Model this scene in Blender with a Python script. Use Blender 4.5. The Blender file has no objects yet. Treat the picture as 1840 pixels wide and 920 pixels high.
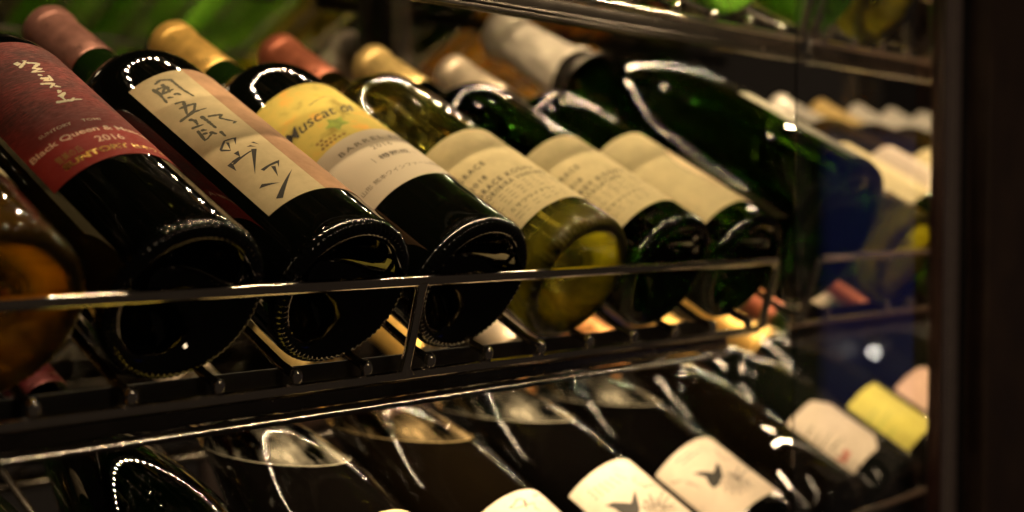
import bpy, bmesh, math, random
from mathutils import Vector, Matrix, noise
R = math.radians
random.seed(7)
scene = bpy.context.scene
col = scene.collection

# ------------------------------------------------------------------ camera
# world: X runs along the shelf to the right, Y into the cabinet, Z up
cam_d = bpy.data.cameras.new('camera')
cam = bpy.data.objects.new('camera', cam_d); col.objects.link(cam)
YAW, PIT = 0.7397, 0.0374
F = Vector((math.cos(YAW)*math.cos(PIT), math.sin(YAW)*math.cos(PIT), -math.sin(PIT)))
Rt = Vector((math.sin(YAW), -math.cos(YAW), 0)); U = Rt.cross(F)
m = Matrix((Rt, U, -F)).transposed().to_4x4()
cam.matrix_world = m
cam_d.sensor_width = 36; cam_d.lens = 2341/1840*36
cam_d.clip_start = .01; cam_d.clip_end = 100
cam_d.dof.use_dof = True; cam_d.dof.focus_distance = .60; cam_d.dof.aperture_fstop = 4.4
cam_d.dof.aperture_blades = 0
scene.camera = cam

# ------------------------------------------------------------------ world and render
w = bpy.data.worlds.new('World'); scene.world = w; w.use_nodes = True
bg = w.node_tree.nodes['Background']; bg.inputs[0].default_value = (1.0, .72, .50, 1); bg.inputs[1].default_value = .014
vs = scene.view_settings; vs.view_transform = 'Standard'; vs.look = 'None'; vs.gamma = 1; vs.exposure = .12
vs.use_curve_mapping = False
cy = scene.cycles
cy.use_denoising = True
cy.max_bounces = 14; cy.transmission_bounces = 12; cy.glossy_bounces = 6; cy.diffuse_bounces = 3; cy.transparent_max_bounces = 16
cy.sample_clamp_indirect = 6; cy.caustics_refractive = True; cy.caustics_reflective = False; cy.blur_glossy = .0
LED_POWER = 2100.0; LED_FRONT = 800.0

# ------------------------------------------------------------------ helpers
def tag(o, label=None, cat=None, group=None, kind=None):
    if label: o['label'] = label
    if cat: o['category'] = cat
    if group: o['group'] = group
    if kind: o['kind'] = kind
    return o
def empty(name, loc=(0,0,0), mat=None):
    o = bpy.data.objects.new(name, None); o.empty_display_size = .01
    if mat is not None: o.matrix_world = mat
    else: o.location = loc
    col.objects.link(o); return o
def link(name, me, mats, parent=None, smooth=True):
    o = bpy.data.objects.new(name, me); col.objects.link(o)
    if not isinstance(mats, (list, tuple)): mats = [mats]
    if not me.materials:
        for mt in mats: me.materials.append(mt)
    for i, mt in enumerate(mats):
        o.material_slots[i].link = 'OBJECT'; o.material_slots[i].material = mt
    if parent is not None: o.parent = parent
    return o
def mesh(name, bm, smooth=True, angle=40):
    me = bpy.data.meshes.new(name)
    bmesh.ops.recalc_face_normals(bm, faces=bm.faces)
    bm.to_mesh(me); bm.free()
    if smooth:
        me.polygons.foreach_set('use_smooth', [True]*len(me.polygons))
        me.set_sharp_from_angle(angle=R(angle))
    return me
def box(bm, a, b, bev=0):
    x0,y0,z0 = a; x1,y1,z1 = b
    r = bmesh.ops.create_cube(bm, size=1)
    for v in r['verts']:
        v.co = Vector(((x0+x1)/2+v.co.x*(x1-x0), (y0+y1)/2+v.co.y*(y1-y0), (z0+z1)/2+v.co.z*(z1-z0)))
    if bev:
        es = list({e for v in r['verts'] for e in v.link_edges})
        bmesh.ops.bevel(bm, geom=es, offset=bev, segments=2, affect='EDGES', profile=.6)
def tube(bm, pts, r, n=10, cap=True, rs=None):
    pts = [Vector(p) for p in pts]; rings = []
    for i, p in enumerate(pts):
        t = (pts[min(i+1, len(pts)-1)]-pts[max(i-1, 0)]).normalized()
        a = t.orthogonal().normalized() if i == 0 else (pa-(pa.dot(t))*t).normalized()
        pa = a; b = t.cross(a); rr = rs[i] if rs else r
        rings.append([bm.verts.new(p+rr*(math.cos(2*math.pi*k/n)*a+math.sin(2*math.pi*k/n)*b)) for k in range(n)])
    for q, s in zip(rings, rings[1:]):
        for k in range(n): bm.faces.new((q[k], q[(k+1)%n], s[(k+1)%n], s[k]))
    if cap: bm.faces.new(rings[0][::-1]); bm.faces.new(rings[-1])
def lathe(bm, prof, n=96, knurl=0, kr=None, disp=None):
    """profile of (L, r) round local Z; r == 0 closes with one vertex"""
    rings = []
    for (L, r) in prof:
        if r <= 1e-7: rings.append([bm.verts.new((0, 0, L))]); continue
        ring = []
        for k in range(n):
            a = 2*math.pi*k/n; rr = r; LL = L
            if knurl and kr and kr[0] <= r and L < kr[1]:
                h = kr[2]*(.5+.5*math.cos(a*knurl)); LL = L-h; rr = r+h*.6
            if disp: rr += disp(a, L, r)
            ring.append(bm.verts.new((rr*math.cos(a), rr*math.sin(a), LL)))
        rings.append(ring)
    for q, s in zip(rings, rings[1:]):
        for k in range(n):
            if len(q) == 1: bm.faces.new((q[0], s[(k+1)%n], s[k]))
            elif len(s) == 1: bm.faces.new((q[k], q[(k+1)%n], s[0]))
            else: bm.faces.new((q[k], q[(k+1)%n], s[(k+1)%n], s[k]))

# ------------------------------------------------------------------ materials
def nmat(name):
    mt = bpy.data.materials.new(name); mt.use_nodes = True
    nt = mt.node_tree; return mt, nt, nt.nodes['Principled BSDF']
def N(nt, t, **kw):
    n = nt.nodes.new(t)
    for k, v in kw.items(): setattr(n, k, v)
    return n
def ramp(nt, stops, interp='LINEAR'):
    n = nt.nodes.new('ShaderNodeValToRGB'); cr = n.color_ramp; cr.interpolation = interp
    while len(cr.elements) > 1: cr.elements.remove(cr.elements[-1])
    cr.elements[0].position = stops[0][0]; cr.elements[0].color = (*stops[0][1], 1)
    for p, c in stops[1:]:
        e = cr.elements.new(p); e.color = (*c, 1)
    return n
def grime(nt, b, scale=60, lo=.03, hi=.16, coord='Object', detail=6):
    """uneven gloss: faint smears and dust"""
    tc = N(nt, 'ShaderNodeTexCoord'); no = N(nt, 'ShaderNodeTexNoise')
    no.inputs['Scale'].default_value = scale; no.inputs['Detail'].default_value = detail; no.inputs['Roughness'].default_value = .7
    nt.links.new(tc.outputs[coord], no.inputs['Vector'])
    mr = N(nt, 'ShaderNodeMapRange'); mr.inputs[1].default_value = .4; mr.inputs[2].default_value = .75
    mr.inputs[3].default_value = lo; mr.inputs[4].default_value = hi
    nt.links.new(no.outputs['Fac'], mr.inputs[0]); nt.links.new(mr.outputs[0], b.inputs['Roughness'])
def dark_glass(name, colr, neck=(.05,.14,.02)):
    """bottle of red wine: black where the wine stands, green glass in the neck"""
    mt, nt, b = nmat(name)
    tc = N(nt, 'ShaderNodeTexCoord'); sp = N(nt, 'ShaderNodeSeparateXYZ'); nt.links.new(tc.outputs['Object'], sp.inputs[0])
    mr = N(nt, 'ShaderNodeMapRange'); mr.inputs[1].default_value = .208; mr.inputs[2].default_value = .214
    nt.links.new(sp.outputs[2], mr.inputs[0])
    mx = N(nt, 'ShaderNodeMix', data_type='RGBA'); nt.links.new(mr.outputs[0], mx.inputs[0])
    mx.inputs[6].default_value = (*colr, 1); mx.inputs[7].default_value = (*neck, 1)
    nt.links.new(mx.outputs[2], b.inputs['Base Color'])
    ml = N(nt, 'ShaderNodeMath', operation='MULTIPLY'); ml.inputs[1].default_value = .9; nt.links.new(mr.outputs[0], ml.inputs[0])
    nt.links.new(ml.outputs[0], b.inputs['Transmission Weight'])
    b.inputs['IOR'].default_value = 1.52
    grime(nt, b, 70, .0, .02)
    # specks of dust
    vo = N(nt, 'ShaderNodeTexVoronoi', feature='F1'); vo.inputs['Scale'].default_value = 260; nt.links.new(tc.outputs['Object'], vo.inputs['Vector'])
    lt = N(nt, 'ShaderNodeMath', operation='LESS_THAN'); lt.inputs[1].default_value = .07; nt.links.new(vo.outputs['Distance'], lt.inputs[0])
    m2 = N(nt, 'ShaderNodeMath', operation='MULTIPLY'); m2.inputs[1].default_value = .10; nt.links.new(lt.outputs[0], m2.inputs[0])
    nt.links.new(m2.outputs[0], b.inputs['Sheen Weight'])
    return mt
def clear_glass(name, colr, trans=1.0, rough=(.0,.015), base=None, glow=.6, wall=None, level=None, below=(.01,.012,.006)):
    mt, nt, b = nmat(name)
    b.inputs['Base Color'].default_value = (*colr, 1); b.inputs['Transmission Weight'].default_value = trans
    b.inputs['IOR'].default_value = 1.45; grime(nt, b, 50, *rough)
    if base is not None:      # base zone coloured brighter to stand in for light gathered through the glass
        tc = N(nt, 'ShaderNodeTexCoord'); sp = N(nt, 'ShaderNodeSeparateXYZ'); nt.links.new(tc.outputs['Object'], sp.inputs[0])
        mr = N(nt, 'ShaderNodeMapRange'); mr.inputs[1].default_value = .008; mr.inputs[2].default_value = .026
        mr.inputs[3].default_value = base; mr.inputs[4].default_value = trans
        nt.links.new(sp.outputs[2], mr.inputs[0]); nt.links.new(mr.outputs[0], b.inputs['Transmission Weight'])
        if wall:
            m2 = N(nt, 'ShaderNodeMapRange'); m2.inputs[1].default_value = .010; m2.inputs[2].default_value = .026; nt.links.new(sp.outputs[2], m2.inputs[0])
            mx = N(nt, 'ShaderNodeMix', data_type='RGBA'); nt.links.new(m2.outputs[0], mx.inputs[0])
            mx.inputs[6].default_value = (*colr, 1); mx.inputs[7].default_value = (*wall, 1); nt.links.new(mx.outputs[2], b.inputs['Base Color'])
        # part of the light goes straight through the wall, and a translucent zone imitates a glow in the base
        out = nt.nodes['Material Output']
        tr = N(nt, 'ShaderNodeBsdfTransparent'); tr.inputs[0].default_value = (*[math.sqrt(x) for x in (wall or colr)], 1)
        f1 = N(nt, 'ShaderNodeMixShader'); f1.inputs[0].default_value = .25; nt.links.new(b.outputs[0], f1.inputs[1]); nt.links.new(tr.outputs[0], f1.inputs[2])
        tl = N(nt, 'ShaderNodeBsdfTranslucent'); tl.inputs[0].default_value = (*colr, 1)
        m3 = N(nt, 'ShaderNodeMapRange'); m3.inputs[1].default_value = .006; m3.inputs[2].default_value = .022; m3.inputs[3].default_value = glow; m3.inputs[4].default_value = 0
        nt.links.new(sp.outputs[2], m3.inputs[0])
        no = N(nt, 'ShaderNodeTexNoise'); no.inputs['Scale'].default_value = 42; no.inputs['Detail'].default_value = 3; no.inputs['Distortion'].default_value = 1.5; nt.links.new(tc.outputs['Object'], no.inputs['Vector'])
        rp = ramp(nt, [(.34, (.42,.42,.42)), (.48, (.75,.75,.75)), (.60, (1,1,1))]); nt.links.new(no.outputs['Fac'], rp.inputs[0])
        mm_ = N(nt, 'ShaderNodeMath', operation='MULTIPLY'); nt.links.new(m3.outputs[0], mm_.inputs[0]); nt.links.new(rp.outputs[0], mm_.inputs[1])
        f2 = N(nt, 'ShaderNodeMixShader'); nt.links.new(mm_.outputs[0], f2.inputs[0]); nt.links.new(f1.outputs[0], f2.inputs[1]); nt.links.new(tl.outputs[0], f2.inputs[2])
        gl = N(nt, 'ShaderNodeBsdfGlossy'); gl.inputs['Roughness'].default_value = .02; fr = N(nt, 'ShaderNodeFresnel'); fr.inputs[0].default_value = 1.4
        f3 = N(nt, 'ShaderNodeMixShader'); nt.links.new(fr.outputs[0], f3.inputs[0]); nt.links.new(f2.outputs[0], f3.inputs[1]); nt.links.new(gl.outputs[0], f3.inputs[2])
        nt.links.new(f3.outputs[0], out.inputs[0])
    if level is not None:      # the wine stands level inside: dark below that height, glass above it
        ge = N(nt, 'ShaderNodeNewGeometry'); sp = N(nt, 'ShaderNodeSeparateXYZ'); nt.links.new(ge.outputs['Position'], sp.inputs[0])
        mr = N(nt, 'ShaderNodeMapRange'); mr.inputs[1].default_value = level-.0003; mr.inputs[2].default_value = level+.0003
        nt.links.new(sp.outputs[2], mr.inputs[0])
        mx = N(nt, 'ShaderNodeMix', data_type='RGBA'); nt.links.new(mr.outputs[0], mx.inputs[0])
        mx.inputs[6].default_value = (*below, 1); mx.inputs[7].default_value = (*colr, 1)
        nt.links.new(mx.outputs[2], b.inputs['Base Color'])
        ml = N(nt, 'ShaderNodeMath', operation='MULTIPLY'); nt.links.new(mr.outputs[0], ml.inputs[0])
        # paler streaks painted to imitate light refracted through the empty shoulder
        tc = N(nt, 'ShaderNodeTexCoord'); mp = N(nt, 'ShaderNodeMapping'); mp.inputs['Scale'].default_value = (1, 1, .28); nt.links.new(tc.outputs['Object'], mp.inputs[0])
        no = N(nt, 'ShaderNodeTexNoise'); no.inputs['Scale'].default_value = 85; no.inputs['Detail'].default_value = 4; nt.links.new(mp.outputs[0], no.inputs['Vector'])
        rp = ramp(nt, [(.45, (1,1,1)), (.62, (.86,.86,.86)), (.72, (.62,.62,.62))]); nt.links.new(no.outputs['Fac'], rp.inputs[0])
        nt.links.new(rp.outputs[0], ml.inputs[1]); nt.links.new(ml.outputs[0], b.inputs['Transmission Weight'])
    return mt
def paper(name, colr, var=.12, rough=.8, fibre=90, tint=None, spec=.12):
    mt, nt, b = nmat(name)
    tc = N(nt, 'ShaderNodeTexCoord'); no = N(nt, 'ShaderNodeTexNoise'); no.inputs['Scale'].default_value = fibre
    no.inputs['Detail'].default_value = 8; no.inputs['Roughness'].default_value = .65; nt.links.new(tc.outputs['Object'], no.inputs['Vector'])
    c1 = tuple(x*(1-var) for x in colr); c2 = tint or tuple(min(1, x*(1+var)) for x in colr)
    rp = ramp(nt, [(.3, c1), (.7, c2)]); nt.links.new(no.outputs['Fac'], rp.inputs[0]); nt.links.new(rp.outputs[0], b.inputs['Base Color'])
    n2 = N(nt, 'ShaderNodeTexNoise'); n2.inputs['Scale'].default_value = 900; n2.inputs['Detail'].default_value = 4; nt.links.new(tc.outputs['Object'], n2.inputs['Vector'])
    bp = N(nt, 'ShaderNodeBump'); bp.inputs['Strength'].default_value = .25; bp.inputs['Distance'].default_value = .0003
    nt.links.new(n2.outputs['Fac'], bp.inputs['Height']); nt.links.new(bp.outputs[0], b.inputs['Normal'])
    b.inputs['Roughness'].default_value = rough; b.inputs['Specular IOR Level'].default_value = spec
    return mt
def plain(name, colr, rough=.5, metal=0, var=.25, scale=120, emit=None, es=0, bump=.15):
    mt, nt, b = nmat(name)
    tc = N(nt, 'ShaderNodeTexCoord'); no = N(nt, 'ShaderNodeTexNoise'); no.inputs['Scale'].default_value = scale
    no.inputs['Detail'].default_value = 5; nt.links.new(tc.outputs['Object'], no.inputs['Vector'])
    rp = ramp(nt, [(.3, tuple(x*(1-var) for x in colr)), (.72, tuple(min(1, x*(1+var)) for x in colr))])
    nt.links.new(no.outputs['Fac'], rp.inputs[0]); nt.links.new(rp.outputs[0], b.inputs['Base Color'])
    b.inputs['Metallic'].default_value = metal
    mr = N(nt, 'ShaderNodeMapRange'); mr.inputs[3].default_value = rough*.75; mr.inputs[4].default_value = min(1, rough*1.3)
    nt.links.new(no.outputs['Fac'], mr.inputs[0]); nt.links.new(mr.outputs[0], b.inputs['Roughness'])
    if bump:
        bp = N(nt, 'ShaderNodeBump'); bp.inputs['Strength'].default_value = bump; bp.inputs['Distance'].default_value = .0004
        nt.links.new(no.outputs['Fac'], bp.inputs['Height']); nt.links.new(bp.outputs[0], b.inputs['Normal'])
    if emit: b.inputs['Emission Color'].default_value = (*emit, 1); b.inputs['Emission Strength'].default_value = es
    return mt

M = {}
M['black_glass'] = dark_glass('black_glass', (.002,.0025,.0015))
M['black_glass_brown'] = dark_glass('brown_black_glass', (.003,.002,.001), (.10,.05,.01))
M['green_glass'] = clear_glass('green_glass', (.05,.20,.015), 1)
M['olive_glass'] = clear_glass('olive_glass', (.18,.22,.04), 1)
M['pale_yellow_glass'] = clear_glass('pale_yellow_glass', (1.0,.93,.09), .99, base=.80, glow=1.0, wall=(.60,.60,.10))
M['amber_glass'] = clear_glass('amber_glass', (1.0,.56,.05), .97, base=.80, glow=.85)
M['orange_glass'] = clear_glass('orange_glass', (.95,.50,.06), .5)
M['deep_green_glass'] = clear_glass('deep_green_glass', (.012,.07,.006), 1)
M['night_green_glass'] = clear_glass('night_green_glass', (.010,.05,.004), 1)
M['clear_green_glass'] = clear_glass('bright_green_glass', (.30,.75,.06), .70)
M['pocket_low'] = clear_glass('part_filled_glass', (.92,.86,.66), .97, level=-.136, below=(.0015,.0012,.001))
M['pocket_brown'] = clear_glass('part_filled_brown_glass', (.80,.60,.30), .97, level=-.136, below=(.003,.002,.001))
M['metal'] = plain('black_chrome_steel', (.80,.74,.66), .10, 1, .05, 20, bump=0)
M['metal_dark'] = plain('dark_coated_steel', (.13,.115,.10), .24, .9, .15, 60, bump=0)
M['mirror'] = plain('dim_mirror', (.62,.60,.56), .0, 1, .04, 6, bump=0)
M['cab_black'] = plain('black_cabinet_lining', (.012,.010,.010), .7, 0, .3, 40)
M['frame_brown'] = plain('reddish_brown_lacquer', (.08,.035,.028), .4, 0, .25, 50)
M['board_brown'] = plain('dark_brown_board', (.11,.068,.052), .6, 0, .25, 30)
M['gasket'] = plain('grey_brown_gasket', (.36,.29,.28), .5, 0, .2, 200)
M['gasket_dot'] = plain('pale_gasket_bead', (.95,.85,.75), .3, 0, .05, 200)
M['ink'] = plain('black_ink', (.016,.014,.009), .6, 0, .3, 300, bump=0)
M['ink_olive'] = plain('dark_olive_ink', (.06,.055,.02), .6, 0, .3, 300, bump=0)
M['ink_grey'] = plain('grey_ink', (.12,.10,.06), .6, 0, .3, 300, bump=0)
M['gold_ink'] = plain('gold_foil_print', (.85,.50,.10), .28, .9, .15, 500, bump=.1)
M['pink_ink'] = plain('pale_pink_ink', (.85,.52,.36), .5, 0, .2, 300, bump=0)
M['cream_ink'] = plain('cream_ink', (.80,.66,.42), .45, 0, .15, 300, bump=0)
M['red_ink'] = plain('faded_red_ink', (.45,.09,.05), .6, 0, .3, 200, bump=0)
M['leaf_ink'] = plain('green_leaf_ink', (.26,.34,.04), .6, 0, .3, 200, bump=0)
M['grape_ink'] = plain('brown_grape_ink', (.30,.19,.03), .6, 0, .3, 200, bump=0)
M['paper_cream'] = paper('cream_paper', (.59,.51,.29))
M['paper_washi'] = paper('mottled_washi_paper', (.54,.45,.26), .22, .7, 40)
M['paper_white'] = paper('off_white_paper', (.70,.60,.48), .1)
M['paper_pale'] = paper('pale_ivory_paper', (.80,.66,.40), .08)
M['paper_yellow'] = paper('yellow_paper', (.52,.47,.10), .1)
M['paper_pink'] = paper('dusty_pink_paper', (.50,.34,.26), .15)
M['paper_grey'] = paper('grey_green_paper', (.34,.33,.25), .1)
M['paper_band'] = paper('brown_paper_band', (.42,.25,.14), .25, .7, 60)
M['foil_white'] = plain('white_foil', (.78,.70,.58), .38, .25, .12, 60, bump=.9)
M['cap'] = {}
def capmat(name, c, rough=.30, metal=.6):
    if name not in M['cap']: M['cap'][name] = plain(name, c, rough, metal, .18, 150, bump=1.0)
    return M['cap'][name]
capmat('pink_brown_foil', (.42,.20,.16)); capmat('gold_foil', (.80,.50,.13)); capmat('copper_foil', (.42,.13,.07))
capmat('pale_gold_foil', (.80,.58,.22)); capmat('cream_foil', (.74,.62,.46)); capmat('red_foil', (.05,.004,.005), .3)
capmat('white_cap_foil', (.80,.76,.66)); capmat('orange_copper_foil', (.80,.36,.12), .28, .6)
# printed grounds of two labels, drawn in the label's own millimetres (UV x = round the bottle, y = along it)
def uvn(nt, sx, sy, scale, detail=5, rough=.6):
    uv = N(nt, 'ShaderNodeUVMap'); mp = N(nt, 'ShaderNodeMapping'); mp.inputs['Scale'].default_value = (sx, sy, 1)
    nt.links.new(uv.outputs[0], mp.inputs[0]); no = N(nt, 'ShaderNodeTexNoise'); no.inputs['Scale'].default_value = scale
    no.inputs['Detail'].default_value = detail; no.inputs['Roughness'].default_value = rough
    nt.links.new(mp.outputs[0], no.inputs['Vector']); return uv, no
def red_label():
    mt, nt, b = nmat('red_label_print')
    uv, a = uvn(nt, .055, .30, 4.0, 8, .75)       # brush marks running round the bottle
    _, c = uvn(nt, .02, .03, 1.6, 2)
    sp = N(nt, 'ShaderNodeSeparateXYZ'); nt.links.new(uv.outputs[0], sp.inputs[0])
    up = N(nt, 'ShaderNodeMapRange'); up.inputs[1].default_value = 88; up.inputs[2].default_value = 112; nt.links.new(sp.outputs[1], up.inputs[0])
    ad = N(nt, 'ShaderNodeMath', operation='ADD'); nt.links.new(a.outputs['Fac'], ad.inputs[0])
    s2 = N(nt, 'ShaderNodeMath', operation='MULTIPLY'); s2.inputs[1].default_value = .5; nt.links.new(c.outputs['Fac'], s2.inputs[0]); nt.links.new(s2.outputs[0], ad.inputs[1])
    rp = ramp(nt, [(.66, (0,0,0)), (.80, (1,1,1))]); nt.links.new(ad.outputs[0], rp.inputs[0])
    mu = N(nt, 'ShaderNodeMath', operation='MULTIPLY'); nt.links.new(rp.outputs[0], mu.inputs[0]); nt.links.new(up.outputs[0], mu.inputs[1])
    mx = N(nt, 'ShaderNodeMix', data_type='RGBA'); nt.links.new(mu.outputs[0], mx.inputs[0])
    mx.inputs[6].default_value = (.30,.020,.016,1); mx.inputs[7].default_value = (.11,.016,.014,1)
    nt.links.new(mx.outputs[2], b.inputs['Base Color'])
    mr = N(nt, 'ShaderNodeMapRange'); mr.inputs[1].default_value = .35; mr.inputs[2].default_value = .65; mr.inputs[3].default_value = .32; mr.inputs[4].default_value = .8; b.inputs['Specular IOR Level'].default_value = .12
    nt.links.new(a.outputs['Fac'], mr.inputs[0]); nt.links.new(mr.outputs[0], b.inputs['Roughness'])
    bp = N(nt, 'ShaderNodeBump'); bp.inputs['Strength'].default_value = .7; bp.inputs['Distance'].default_value = .0006
    nt.links.new(a.outputs['Fac'], bp.inputs['Height']); nt.links.new(bp.outputs[0], b.inputs['Normal'])
    return mt
def muscat_label():
    mt, nt, b = nmat('yellow_watercolour_print')
    uv, a = uvn(nt, .05, .05, 1.3, 3, .55)
    rp = ramp(nt, [(.30, (.34,.27,.06)), (.45, (.60,.50,.12)), (.57, (.66,.52,.12)), (.70, (.82,.46,.09))]); nt.links.new(a.outputs['Fac'], rp.inputs[0])
    sp = N(nt, 'ShaderNodeSeparateXYZ'); nt.links.new(uv.outputs[0], sp.inputs[0])
    st = N(nt, 'ShaderNodeMath', operation='LESS_THAN'); st.inputs[1].default_value = 100.5; nt.links.new(sp.outputs[1], st.inputs[0])
    mx = N(nt, 'ShaderNodeMix', data_type='RGBA'); nt.links.new(st.outputs[0], mx.inputs[0]); nt.links.new(rp.outputs[0], mx.inputs[6])
    mx.inputs[7].default_value = (.60,.53,.40,1); nt.links.new(mx.outputs[2], b.inputs['Base Color'])
    b.inputs['Roughness'].default_value = .75; b.inputs['Specular IOR Level'].default_value = .15
    tc = N(nt, 'ShaderNodeTexCoord'); n2 = N(nt, 'ShaderNodeTexNoise'); n2.inputs['Scale'].default_value = 900; nt.links.new(tc.outputs['Object'], n2.inputs['Vector'])
    bp = N(nt, 'ShaderNodeBump'); bp.inputs['Strength'].default_value = .2; bp.inputs['Distance'].default_value = .0003
    nt.links.new(n2.outputs['Fac'], bp.inputs['Height']); nt.links.new(bp.outputs[0], b.inputs['Normal'])
    return mt
M['red_label'] = red_label(); M['muscat'] = muscat_label()
def ledmat(nm, pw):
    mt = bpy.data.materials.new(nm); mt.use_nodes = True; nt = mt.node_tree
    nt.nodes.remove(nt.nodes['Principled BSDF']); e = nt.nodes.new('ShaderNodeEmission')
    e.inputs[0].default_value = (1.0, .73, .43, 1); e.inputs[1].default_value = pw
    nt.links.new(e.outputs[0], nt.nodes['Material Output'].inputs[0]); return mt
M['led'] = ledmat('warm_led', LED_POWER); M['led_soft'] = ledmat('frosted_led_diffuser', 3.2); M['led_front'] = ledmat('warm_front_led', LED_FRONT)

# ------------------------------------------------------------------ layout
TH = .4943
D = Vector((0, math.cos(TH), math.sin(TH))); E2 = Vector((0, -math.sin(TH), math.cos(TH)))
B0 = Vector((.21538, .44673, -.03952)); PITCH = .0823
BL = Vector((.540, .4467, -.2236)); PL = .095
DZ_UP = .1935; DZ_LOW = -.1845
def frame(p):
    return Matrix(((-1,0,0), tuple(E2), tuple(D))).transposed().to_4x4() if False else \
        (Matrix.Translation(p) @ Matrix((Vector((-1,0,0)), E2, D)).transposed().to_4x4())

# ------------------------------------------------------------------ cabinet
cab = empty('display_cabinet', (.9, .6, -.5)); ci = cab.matrix_world.inverted() if False else Matrix.Translation((-.9,-.6,.5))
tag(cab, 'dark display cabinet with mirrored back holding the tilted wine bottles', 'cabinet')
def cpart(name, bm, mt, parent=cab, smooth=True):
    if parent is cab: bmesh.ops.transform(bm, matrix=ci, verts=bm.verts)
    return link(name, mesh(name, bm, smooth, 25), mt, parent)
bm = bmesh.new(); box(bm, (-.35,.838,-.62), (2.6,.844,.62)); cpart('back_mirror', bm, M['mirror'], smooth=False)
bm = bmesh.new(); box(bm, (-.35,.846,-.64), (2.6,.866,.64)); cpart('back_panel', bm, M['cab_black'])
bm = bmesh.new(); box(bm, (-.37,.36,-.66), (-.352,.866,.66)); cpart('side_panel', bm, M['cab_black'])
bm = bmesh.new(); box(bm, (2.602,.36,-.66), (2.62,.866,.66)); cpart('side_panel', bm, M['cab_black'])
bm = bmesh.new(); box(bm, (-.35,.37,-.66), (2.6,.844,-.64)); cpart('floor_panel', bm, M['cab_black'])
bm = bmesh.new(); box(bm, (-.35,.37,.64), (2.6,.844,.66)); cpart('top_panel', bm, M['cab_black'])
# slotted uprights standing in front of the mirror
for x in (.06, .755, 1.62):
    bm = bmesh.new(); box(bm, (x-.011,.815,-.64), (x+.011,.836,.64), .001); up = cpart('upright', bm, M['metal_dark'])
# door frame to the right
FZ0, FZ1 = -.62, .62
bm = bmesh.new(); box(bm, (.8690,.3885,FZ0), (.8715,.3985,FZ1), .0006); box(bm, (.8686,.3925,FZ0), (.8692,.3945,FZ1), .0002)
cpart('door_stile', bm, M['frame_brown'])
bm = bmesh.new(); box(bm, (.8725,.3915,FZ0), (.9045,.3995,FZ1), .002); box(bm, (.8752,.3902,FZ0), (.8775,.3925,FZ1), .0006); box(bm, (.8995,.3902,FZ0), (.9018,.3925,FZ1), .0006)
gk = cpart('door_gasket', bm, M['gasket'])
bm = bmesh.new()
for i in range(210):
    z = -.30+i*.0029
    for x in (.8850, .8925):
        bmesh.ops.create_icosphere(bm, subdivisions=1, radius=.0008, matrix=Matrix.Translation((x, .3912, z)))
bmesh.ops.transform(bm, matrix=ci, verts=bm.verts)
o = link('gasket_bead', mesh('gasket_bead', bm), M['gasket_dot'], gk); o['kind'] = 'stuff'
bm = bmesh.new(); box(bm, (.905,.4005,FZ0), (.9405,.4035,FZ1)); cpart('shadow_gap', bm, M['cab_black'])
bm = bmesh.new(); box(bm, (.9375,.384,FZ0), (1.30,.4018,FZ1), .002); cpart('front_board', bm, M['board_brown'])
# the sliding glass door pane
gm, gnt, gb = nmat('door_glass'); gb.inputs['Transmission Weight'].default_value = 1; gb.inputs['Roughness'].default_value = .0
gb.inputs['Base Color'].default_value = (.97,.98,.99,1); gb.inputs['IOR'].default_value = 1.5
bm = bmesh.new(); box(bm, (.688,.3988,FZ0), (.8684,.3998,FZ1))
pane = link('glass_door', mesh('glass_door', bm, False), gm); tag(pane, 'clear sliding glass door pane reflecting a blue glow at the right', 'glass door')

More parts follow.
